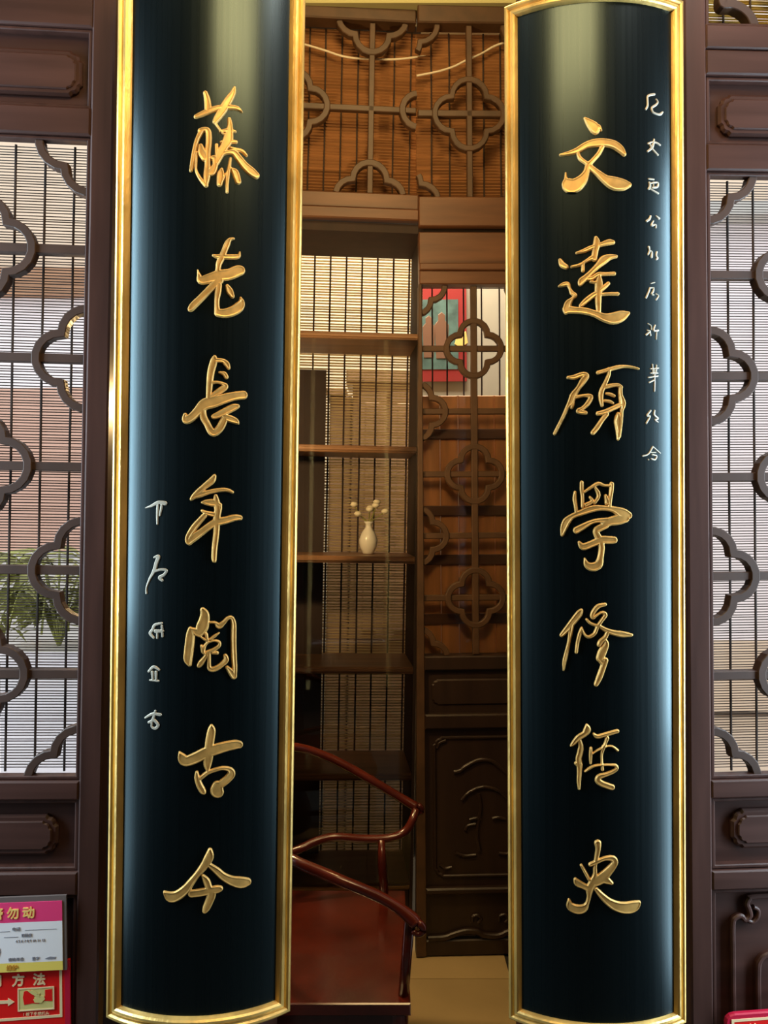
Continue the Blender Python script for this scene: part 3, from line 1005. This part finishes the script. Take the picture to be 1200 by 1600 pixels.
# ---- glazed bookcase with open shelves
bc = root('bookcase', C.M, 'tall brown bookcase with thin shelves and a glass front, left of the carved door', 'bookcase')
SD = 0.33
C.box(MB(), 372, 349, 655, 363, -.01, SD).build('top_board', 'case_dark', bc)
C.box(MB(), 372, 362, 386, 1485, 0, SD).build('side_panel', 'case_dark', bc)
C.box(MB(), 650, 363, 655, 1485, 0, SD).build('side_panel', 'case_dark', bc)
for y in (524, 701, 874, 1047, 1214, 1385):
    o = C.bar('shelf', 'case', bc, 386, y - 5, 650, y + 6, 0.0, SD, 1.5)
    C.bar('shelf_edge', 'case', o, 386, y - 2, 650, y + 3, -.006, 0.0, 1)
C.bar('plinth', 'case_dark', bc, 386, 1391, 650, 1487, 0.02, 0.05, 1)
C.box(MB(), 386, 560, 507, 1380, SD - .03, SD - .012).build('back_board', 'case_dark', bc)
C.box(MB(), 386, 531, 650, 1385, -.012, -.009).build('glass_pane', 'glass', bc)
blind(C, 'bamboo_blind', 'tan bamboo blind with dark cords behind the shelves of the bookcase', 372, 672, 345, 1420, SD + .04,
      4.9, 0.62, [402 + 27.3 * i for i in range(10)], 'slat_tan', cw=3.0)
# ---- furniture reflected in the bookcase glass, modelled as a solid piece behind
G = Frame(580, 800, 2.62, 0, 0.95)
pc = root('reflected_cabinet', G.M, 'pale brown solid stand-in for stepped furniture reflected in the bookcase glass', 'reflected_cabinet')
G.bar('body', 'pale_cabinet', pc, 548, 600, 655, 1420, 0, .3, 2)
G.bar('cornice', 'pale_cabinet', pc, 538, 578, 656, 600, -.03, .3, 3)
G.bar('side_body', 'pale_cabinet', pc, 512, 618, 546, 1420, .03, .3, 2)
G.bar('side_cornice', 'pale_cabinet', pc, 506, 606, 537, 618, .01, .3, 2)
for (x0, x1) in ((556, 602), (606, 652)):
    d_ = G.bar('door', 'pale_cabinet', pc, x0, 612, x1, 1000, -.018, -.001, 2)
    G.bar('door_panel', 'pale_cabinet', d_, x0 + 12, 630, x1 - 12, 985, -.024, -.018, 2)
# ---- vase and flowers reflected in the glass, modelled solid on the middle shelf
VX, VY, VZ = C.x(580), 0.17, C.z(869) + .001
vs = root('reflected_vase', C.M @ Matrix.Translation((VX, VY, VZ)), 'small white vase with cream flowers, solid stand-in for a reflection in the glass', 'vase')
MB().lathe([(.018, 0), (.022, .004), (.034, .03), (.037, .055), (.026, .085), (.012, .105), (.012, .118), (.02, .128)], (0, 0, 0),
           18).build('vase_body', 'porcelain', vs, smooth=True)
rr = random.Random(3)
for i in range(7):
    a, l = rr.uniform(0, 6.28), rr.uniform(.03, .07)
    e = (math.cos(a) * l, math.sin(a) * l * .6, .15 + rr.uniform(.0, .06))
    st = MB().tube([(0, 0, .12), (e[0] * .5, e[1] * .5, .145), e], .0018, 5).build('stem', 'leaf', vs)
    MB().lathe([(.004, -.008), (.013, -.002), (.016, .005), (.01, .012), (.003, .014)], e, 9).build('blossom', 'flower', st, smooth=True)

# ---- carved lattice door of the right bay
cd = root('door_3', E.M, 'brown lattice door with carved lower panels between the bookcase and the right plaque', None, None, 'structure')
for (y0, y1, d0) in ((310, 356, -.02), (364, 414, -.012), (414, 425, -.03), (425, 446, -.022)):
    E.bar('lintel_board', 'brown_beam', cd, 657, y0, 905, y1, d0, .05, 1.5)
E.bar('lintel_gap', 'case_dark', cd, 657, 356, 905, 364, .01, .05, 0)
E.plate('stile', 'warm_lattice', cd, [(656, 446), (661, 446), (661, 1490), (645, 1490)], -.02, .05, 1)
E.bar('stile', 'warm_lattice', cd, 880, 446, 905, 1490, -.02, .05, 2)
DB = (661, 448, 880, 1022)
E.bar('lattice_bar', 'warm_lattice', cd, 737, 448, 747, 1022, -.012, .012, 1)
for y in (545, 643, 741, 837, 934):
    E.bar('lattice_bar', 'warm_lattice', cd, 661, y - 4.5, 880, y + 4.5, -.008, .010, 1)
for (cx, cy) in ((742, 545), (742, 741), (742, 934), (654, 643), (654, 448), (654, 837), (654, 1026), (838, 643), (838, 837),
                 (838, 448), (838, 1026)):
    ring(E, cd, 'warm_lattice', cx, cy, 43, 9, DB, -.014, .013)
E.bar('rail', 'carved', cd, 660.5, 1024, 880, 1046, -.02, .05, 2)
E.bar('panel', 'carved', cd, 660.5, 1046, 880, 1114, 0.0, .05, 0)
E.plate('cartouche', 'carved', cd, notch_plate(672, 1060, 868, 1102, 6), -.006, 0.0, 3)
E.bar('rail', 'carved', cd, 660.5, 1114, 880, 1137, -.024, .05, 2.5)
E.bar('panel', 'carved', cd, 660.5, 1137, 880, 1384, 0.0, .05, 0)
E.strip('carved_moulding', 'carved', cd, notch_plate(676, 1152, 866, 1368, 8), 5, -.008, 0.0, 1.5, True)
ruyi = spline([(706, 1206), (716, 1204), (724, 1198), (745, 1188), (766, 1190), (784, 1204), (800, 1216), (815, 1206)], 5)
E.strip('carved_scroll', 'carved', cd, ruyi, 6, -.009, 0.0, 1.8)
for pts in ([(718, 1250), (730, 1238), (752, 1230), (776, 1236), (790, 1250)], [(730, 1281), (740, 1279), (748, 1281)],
            [(766, 1280), (776, 1278), (786, 1281)], [(724, 1297), (728, 1290), (740, 1288)], [(708, 1332), (722, 1337), (740, 1336)],
            [(776, 1334), (790, 1335), (806, 1330)], [(680, 1168), (684, 1160), (694, 1156)], [(684, 1350), (692, 1356), (702, 1354)],
            [(745, 1240), (748, 1262), (742, 1300), (746, 1330)]):
    E.strip('carved_scroll', 'carved', cd, spline(pts, 4), 5, -.008, 0.0, 1.5)
E.bar('rail', 'carved', cd, 660.5, 1384, 880, 1394, -.024, .05, 2.5)
E.bar('panel', 'carved', cd, 660.5, 1394, 880, 1462, 0.0, .05, 0)
for cx in (742, 785, 828):
    E.strip('carved_scroll', 'carved', cd, spline([(cx - 9, 1440), (cx - 8, 1432), (cx, 1430), (cx + 5, 1436), (cx, 1442)], 4), 5, -.01, 0.0, 1.5)
wave = spline([(664, 1464), (690, 1463), (705, 1458), (722, 1454), (740, 1455), (752, 1461), (775, 1462), (792, 1456), (830, 1455), (878, 1462)], 4)
E.strip('carved_apron', 'carved', cd, wave, 9, -.016, 0.0, 2)
E.bar('rail', 'carved', cd, 657, 1466, 905, 1491, -.012, .05, 2)
E.box(MB(), 661, 446, 880, 1024, .030, .034).build('glass_pane', 'glass', cd)
# board set behind the lower lattice
bd = root('backing_screen', E.M, 'amber brown plank screen behind the lower lattice of the carved door', 'screen')
for i in range(7):
    E.bar('plank', 'plank', bd, 663 + i * 29, 614, 663 + i * 29 + 28.2, 1026, .075, .09, 1.2)
for y in (668, 790, 868, 962):
    E.bar('batten', 'brown_beam', bd, 663, y, 865, y + 16, .062, .075, 1)
# the wall, hanging strings and poster seen through the upper lattice
slab('wall_behind_door', (0.178, 2.6, FLOOR), (0.62, 2.64, CEIL), 'dim_wall', 'white wall seen through the upper lattice')
H = Frame(700, 800, 2.585, 0, -0.4)
po = root('poster', H.M, 'red bordered poster with teal picture behind the carved lattice door', 'poster')
H.box(MB(), 660, 430, 731, 596, 0, .004).build('poster_sheet', 'poster_red', po)
H.box(MB(), 660, 468, 718, 577, -.002, 0).build('poster_picture', 'poster_teal', po)
for (x, y, s_) in ((672, 515, 1.0), (692, 512, 1.1)):
    H.plate('poster_figure', 'poster_brown', po, [(x + s_ * a, y + s_ * b) for a, b in
            ((-5, -18), (0, -22), (5, -18), (5, -10), (10, -4), (9, 20), (7, 44), (-8, 44), (-9, 20), (-10, -4), (-5, -10))], -.004, -.002, .5)
H.plate('poster_figure', 'yellow_text', po, [(716, 524), (730, 518), (733, 536), (722, 544), (712, 538)], -.004, -.002, .5)
sg = root('hanging_cords', Frame(720, 800, 1.80).M, 'row of thin dark cords hanging behind the upper lattice', 'cords')
K = Frame(720, 800, 1.80)
for x in (675, 698, 724, 752, 780, 808):
    K.strip('cord', 'cord', sg, [(x, 440), (x + .6, 530), (x + .8, 640)], 2.4, -.003, 0, .5)

# ------------------------------------------------------------------ red lacquer armchair in front of the bookcase
def W(px, py, d):
    return Vector(((px - 600) / F * d, d - D, (800 - py) / F * d))


SEAT = FLOOR + 0.515
ch = root('armchair', Matrix.Translation((-0.18, 0.72, FLOOR)), 'red lacquered horseshoe armchair in front of the glazed bookcase',
          'armchair')
OFF = Vector((-0.18, 0.72, FLOOR))


def CP(*pts):
    return [tuple(Vector(p) - OFF) for p in pts]


near = [W(652, 1447, 2.06), W(645, 1437, 2.07), W(620, 1417, 2.08), W(590, 1400, 2.09), W(540, 1379, 2.10), W(500, 1362, 2.12), W(460, 1345, 2.15)]
back = [W(420, 1318, 2.22), W(396, 1270, 2.32), W(390, 1222, 2.44), W(400, 1184, 2.56), W(428, 1168, 2.66)]
far = [W(465, 1168, 2.72), W(505, 1180, 2.74), W(545, 1199, 2.74), W(585, 1222, 2.74), W(625, 1246, 2.74), W(652, 1262, 2.73)]
rail = [tuple(p) for p in near + back + far]
rr_ = [.014, .0165] + [.0135] * (len(rail) - 3) + [.015]
pts = spline([(*p, r) for p, r in zip(CP(*rail), rr_)], 4)
MB().tube([p[:3] for p in pts], [p[3] for p in pts], 12).build('top_rail', 'red_lacquer', ch, smooth=True)
for tip, dr_ in ((near[0], 1), (far[-1], 1)):     # scrolled ends of the arms
    c = Vector(tip) + Vector((.004, -.002, -.006))
    p = CP(*[c + Vector((.012 * math.cos(a) - .002, 0, .012 * math.sin(a))) for a in [1.6 - .5 * i for i in range(10)]])
    MB().tube(p, [.010 - .0004 * i for i in range(10)], 8).build('arm_scroll', 'red_lacquer', ch, smooth=True)
# goose-neck brace curling back under the far arm
br = [W(650, 1266, 2.72), W(645, 1280, 2.70), W(634, 1298, 2.69), W(612, 1309, 2.68), W(570, 1311, 2.67), W(525, 1308, 2.66),
      W(495, 1314, 2.65), W(470, 1326, 2.63), W(440, 1336, 2.62)]
MB().tube(spline(CP(*br), 4), .0125, 10).build('side_brace', 'red_lacquer', ch, smooth=True)
MB().tube(CP(W(596, 1312, 2.67), W(597, 1350, 2.66), W(600, 1396, 2.65)), [.010, .013, .014], 10).build('arm_post', 'red_lacquer', ch, smooth=True)
MB().tube(CP(W(640, 1434, 2.09), (0.045, 0.44, SEAT - .02)), .013, 10).build('arm_post', 'red_lacquer', ch, smooth=True)
x0, x1, y0, y1 = -.46, .062, .40, 1.02
sb = MB()
q = CP((x0, y0, SEAT - .03), (x1, y1, SEAT))
sb.box(q[0], q[1], .003)
sb.build('seat', 'red_lacquer', ch)
for (a, b) in (((x0 + .03, y0 + .015, SEAT - .10), (x1 - .03, y0 + .035, SEAT - .03)),
               ((x0 + .03, y1 - .035, SEAT - .10), (x1 - .03, y1 - .015, SEAT - .03)),
               ((x1 - .035, y0 + .03, SEAT - .10), (x1 - .015, y1 - .03, SEAT - .03)),
               ((x0 + .015, y0 + .03, SEAT - .10), (x0 + .035, y1 - .03, SEAT - .03))):
    q = CP(a, b)
    MB().box(q[0], q[1], .003).build('apron', 'red_lacquer', ch)
for lx in (x0 + .03, x1 - .025):
    for ly in (y0 + .025, y1 - .025):
        MB().tube(CP((lx, ly, FLOOR), (lx, ly, SEAT - .03)), .021, 12).build('leg', 'red_lacquer', ch)
for a, b in (((x0 + .03, y0 + .025), (x1 - .025, y0 + .025)), ((x0 + .03, y1 - .025), (x1 - .025, y1 - .025)),
             ((x1 - .025, y0 + .025), (x1 - .025, y1 - .025)), ((x0 + .03, y0 + .025), (x0 + .03, y1 - .025))):
    MB().tube(CP((*a, FLOOR + .12), (*b, FLOOR + .12)), .013, 8).build('stretcher', 'red_lacquer', ch)
q = CP((-.40, .62, SEAT), (-.385, .80, -.70))
sp = MB()
n = 8
v, f = [], []
for i in range(n + 1):
    t = i / n
    xx = -.43 + .05 * math.sin(t * 3.0) + .0
    zz = SEAT + (back[2].z - SEAT - .0) * t
    xx = xx + (back[2].x + .43) * t * t
    for (dx, yy) in ((0, .62), (0, .80), (.014, .80), (.014, .62)):
        v.append(Vector((xx + dx, yy, zz)) - OFF)
for i in range(n):
    for k in range(4):
        l = (k + 1) % 4
        f.append((i * 4 + k, i * 4 + l, i * 4 + 4 + l, i * 4 + 4 + k))
f += [(3, 2, 1, 0), tuple(n * 4 + k for k in range(4))]
sp.add(v, f).build('back_splat', 'red_lacquer', ch)

# ------------------------------------------------------------------ signs on the side doors
def text(fr, s_, m, parent, px, py, size, d, bold=0.0, name='lettering', ext=0.0006):
    c = bpy.data.curves.new(name, 'FONT')
    c.body = s_
    c.size = size * fr.k
    c.align_x = 'CENTER'
    c.align_y = 'CENTER'
    c.extrude = ext
    t = bpy.data.objects.new(name, c)
    COL.objects.link(t)
    dg = bpy.context.evaluated_depsgraph_get()
    me = bpy.data.meshes.new_from_object(t.evaluated_get(dg))
    bpy.data.objects.remove(t)
    co = np.empty(len(me.vertices) * 3)
    me.vertices.foreach_get('co', co)
    co = co.reshape(-1, 3)
    mid = (co.max(0) + co.min(0)) / 2
    out = np.stack([co[:, 0] - mid[0] + fr.x(px), d - (co[:, 2] - mid[2]), co[:, 1] - mid[1] + fr.z(py)], -1)
    fs = [tuple(p.vertices) for p in me.polygons]
    mb = MB()
    b = bold * fr.k
    for i, (u, v_) in enumerate(((0, 0), (b, 0), (-b, 0), (0, b), (0, -b)) if bold else ((0, 0),)):
        mb.add((out + np.array([u, -i * 0.00002, v_])).tolist(), fs)
    bpy.data.meshes.remove(me)
    return mb.build(name, m, parent)


SA = Frame(50, 1500, 0.15 - .035, 4.0, -0.6)
ns = root('paper_notice', SA.M, 'pink, white and yellow printed notice card in a grey holder on the left door', 'notice')
SA.box(MB(), -118, 1401, 103, 1518, 0, .006).build('holder', 'acrylic', ns)
SA.box(MB(), -112, 1409, 97, 1440, -.0015, 0).build('magenta_band', 'magenta', ns)
SA.box(MB(), -112, 1440, 97, 1503, -.0015, 0).build('paper_sheet', 'paper', ns)
SA.box(MB(), -112, 1503, 97, 1517, -.0015, 0).build('yellow_band', 'yellow', ns)
for s_, x in (('警', -2), ('勿', 22), ('动', 46)):
    text(SA, s_, 'yellow_text', ns, x, 1425, 19, -.002, 0.6)
for s_, x, y, z_ in (('电话', 27, 1450, 6.5), ('4 5 6 7 8 9 10 11 12', 48, 1469, 5.5), ('修检单位', 26, 1497, 6), ('签字', 56, 1497, 6)):
    text(SA, s_, 'ink', ns, x, y, z_, -.002, 0.0, 'small_print', .0003)
text(SA, '日检查', 'ink', ns, 43, 1460, 5.5, -.002, 0.2, 'small_print', .0003)
text(SA, '维护', 'orange_ink', ns, 20, 1510, 9, -.002, 0.3, 'small_print', .0003)
for (x0, y, x1) in ((-20, 1453, 17), (40, 1452, 88), (8, 1462, 30)):
    SA.box(MB(), x0, y, x1, y + .5, -.002, -.0015).build('ruled_line', 'ink', ns)
for pts in ([(70, 1498), (78, 1495), (87, 1496), (86, 1499), (76, 1499.5)], [(-4, 1482), (2, 1479), (3, 1485), (0, 1494), (-4, 1492)]):
    SA.plate('ink_blot', 'ink', ns, pts, -.002, -.0015, 0)
rs = root('instruction_board', SA.M, 'red instruction board with arrow and framed picture on the left door', 'sign')
SA.box(MB(), -118, 1505, 106, 1640, .007, .014, 1).build('board', 'red', rs)
SA.box(MB(), 98, 1505, 106, 1640, .0062, .007).build('board_edge', 'red_edge', rs)
SA.strip('border_line', 'cream_print', rs, [(92, 1519), (92, 1592), (-60, 1596)], 4, .0062, .007, 0)
for s_, x in (('用', -8), ('方', 27), ('法', 59)):
    text(SA, s_, 'cream_print', rs, x, 1533, 20, .0065, 0.7)
SA.plate('arrow', 'cream_print', rs, [(-30, 1564), (11, 1564), (11, 1560), (21, 1567), (11, 1573), (11, 1569), (-30, 1569)], .0062, .007, 0)
SA.box(MB(), 27, 1547, 81, 1581, .0060, .007).build('picture_mount', 'hand', rs)
SA.strip('picture_border', 'cream_print', rs, [(27, 1547), (81, 1546), (81, 1580), (27, 1581)], 2, .0054, .0062, 0, True)
for pts in ([(36, 1551), (46, 1549), (52, 1556), (50, 1562), (58, 1562), (68, 1560), (68, 1550), (79, 1549), (79, 1568), (66, 1567),
             (58, 1571), (48, 1570), (36, 1572), (34, 1560)],):
    SA.plate('picture_ground', 'red', rs, pts, .0055, .006, 0)
for pts in ([(40, 1549), (50, 1550), (58, 1556), (62, 1562), (55, 1560), (47, 1555)], [(50, 1564), (56, 1559), (66, 1559), (68, 1564), (62, 1570), (52, 1569)],
            [(54, 1557), (60, 1554), (59, 1557)]):
    SA.plate('picture_hand', 'hand', rs, pts, .0050, .0055, 0)
text(SA, '1 按下手柄机头', 'cream_print', rs, 54, 1587, 6, .0065, 0.0, 'small_print', .0003)

SB = Frame(1170, 1590, 0.15 - .035, 3.5, -2.2)
rb = root('instruction_board', SB.M, 'red board with cream border on the right door, cut by the lower frame edge', 'sign')
rc = [(1133, 1720), (1133, 1596), (1135, 1589), (1140, 1585), (1148, 1583), (1330, 1583), (1330, 1720)]
SB.plate('board', 'red_edge', rb, rc, 0, .010, 2)
SB.plate('board_face', 'red', rb, [(1146, 1595), (1320, 1595), (1320, 1712), (1146, 1712)], -.0006, 0, 0)
SB.strip('border_line', 'cream_print', rb, [(1144, 1714), (1144, 1593), (1322, 1593), (1322, 1714)], 4, -.0012, 0, 0)
text(SB, '使', 'cream_print', rb, 1176, 1610, 22, -.001, 0.6)

# ------------------------------------------------------------------ outdoors beyond the two side doors
def yard(name, side, m, label):
    x0, x1 = (-8.0, -0.7) if side < 0 else (0.7, 8.0)
    slab(name, (x0, 0.32, FLOOR - 0.1), (x1, 12.0, FLOOR - 0.01), m, label)


yard('ground_left', -1, 'pave', 'white paved courtyard seen through the left blind')
yard('ground_right', 1, 'tan_pave', 'tan paved courtyard seen through the right blind')
YF = 5.6
kf = (D + YF) / F


def zf(py):
    return (800 - py) * kf


fh = root('courtyard_house', Matrix.Translation((-3.6, YF, FLOOR)), 'plaster courtyard house with brown lintel beyond the left blind', 'house')
for nm, m, ya, yb, d0 in (('upper_wall', 'beige_wall', 120, 424, 0), ('lintel', 'wood_lintel', 424, 466, -.12), ('white_wall_band', 'white_wall', 466, 606, 0),
                          ('pink_wall_band', 'pink_wall', 606, 862, 0), ('grey_base', 'grey_wall', 862, 1112, 0)):
    MB().box((-2.6, d0, zf(yb) - FLOOR), (2.4, .3, zf(ya) - FLOOR)).build(nm, m, fh)
fr_ = root('courtyard_house', Matrix.Translation((3.6, YF, FLOOR)), 'white courtyard house with grey eaves beyond the right blind', 'house')
for nm, m, ya, yb, d0 in (('upper_wall', 'beige_wall', 120, 330, 0), ('eaves', 'grey_wall', 330, 350, -.25), ('white_wall_band', 'white_wall', 350, 1000, 0),
                          ('lower_wall', 'beige_wall', 1000, 1112, 0)):
    MB().box((-2.4, d0, zf(yb) - FLOOR), (2.6, .3, zf(ya) - FLOOR)).build(nm, m, fr_)
MB().box((-.25, -.04, zf(520) - FLOOR), (-.05, 0, zf(395) - FLOOR)).build('window', 'grey_wall', fr_)

# a bushy palm on a white planter outside the left door
pb = Vector(((92 - 600) / F * 5.0, 5.0 - D, FLOOR))
pl = root('potted_palm', Matrix.Translation(pb), 'green bushy palm in a tall white planter beyond the left lattice door', 'plant')
MB().box((-.24, -.2, 0), (.24, .2, .86)).build('planter', 'pave', pl)
MB().box((-.26, -.22, .86), (.26, .22, .91)).build('planter_rim', 'pave', pl)
rr = random.Random(11)
for i in range(18):
    a = 2 * math.pi * i / 18 + rr.uniform(-.2, .2)
    ln = rr.uniform(.22, .42)
    hgt = rr.uniform(1.15, 1.4)
    ca, sa = math.cos(a), math.sin(a)
    stem = spline([(0, 0, .9), (ca * .06, sa * .06, 1.05), (ca * ln * .5, sa * ln * .5, hgt), (ca * ln, sa * ln, hgt + .05),
                   (ca * ln * 1.35, sa * ln * 1.35, hgt - .16)], 5)
    o = MB().tube(stem, .006, 5).build('frond', 'leaf', pl)
    mb = MB()
    for j in range(6, len(stem) - 1):
        p = Vector(stem[j])
        for sd in (-1, 1):
            dv = Vector((-sa * sd, ca * sd, 0)) * .8 + Vector((ca, sa, 0)) * .5 + Vector((0, 0, -.25))
            dv.normalize()
            L = rr.uniform(.13, .2)
            wv = Vector((ca, sa, .2)) * .024
            m_ = p + dv * L * .5 + Vector((0, 0, .01))
            e = p + dv * L + Vector((0, 0, -.02))
            mb.add([p - wv * .4, p + wv * .4, m_ + wv, e, m_ - wv], [(0, 1, 2, 4), (4, 2, 3)])
    mb.build('leaflets', 'leaf', o)
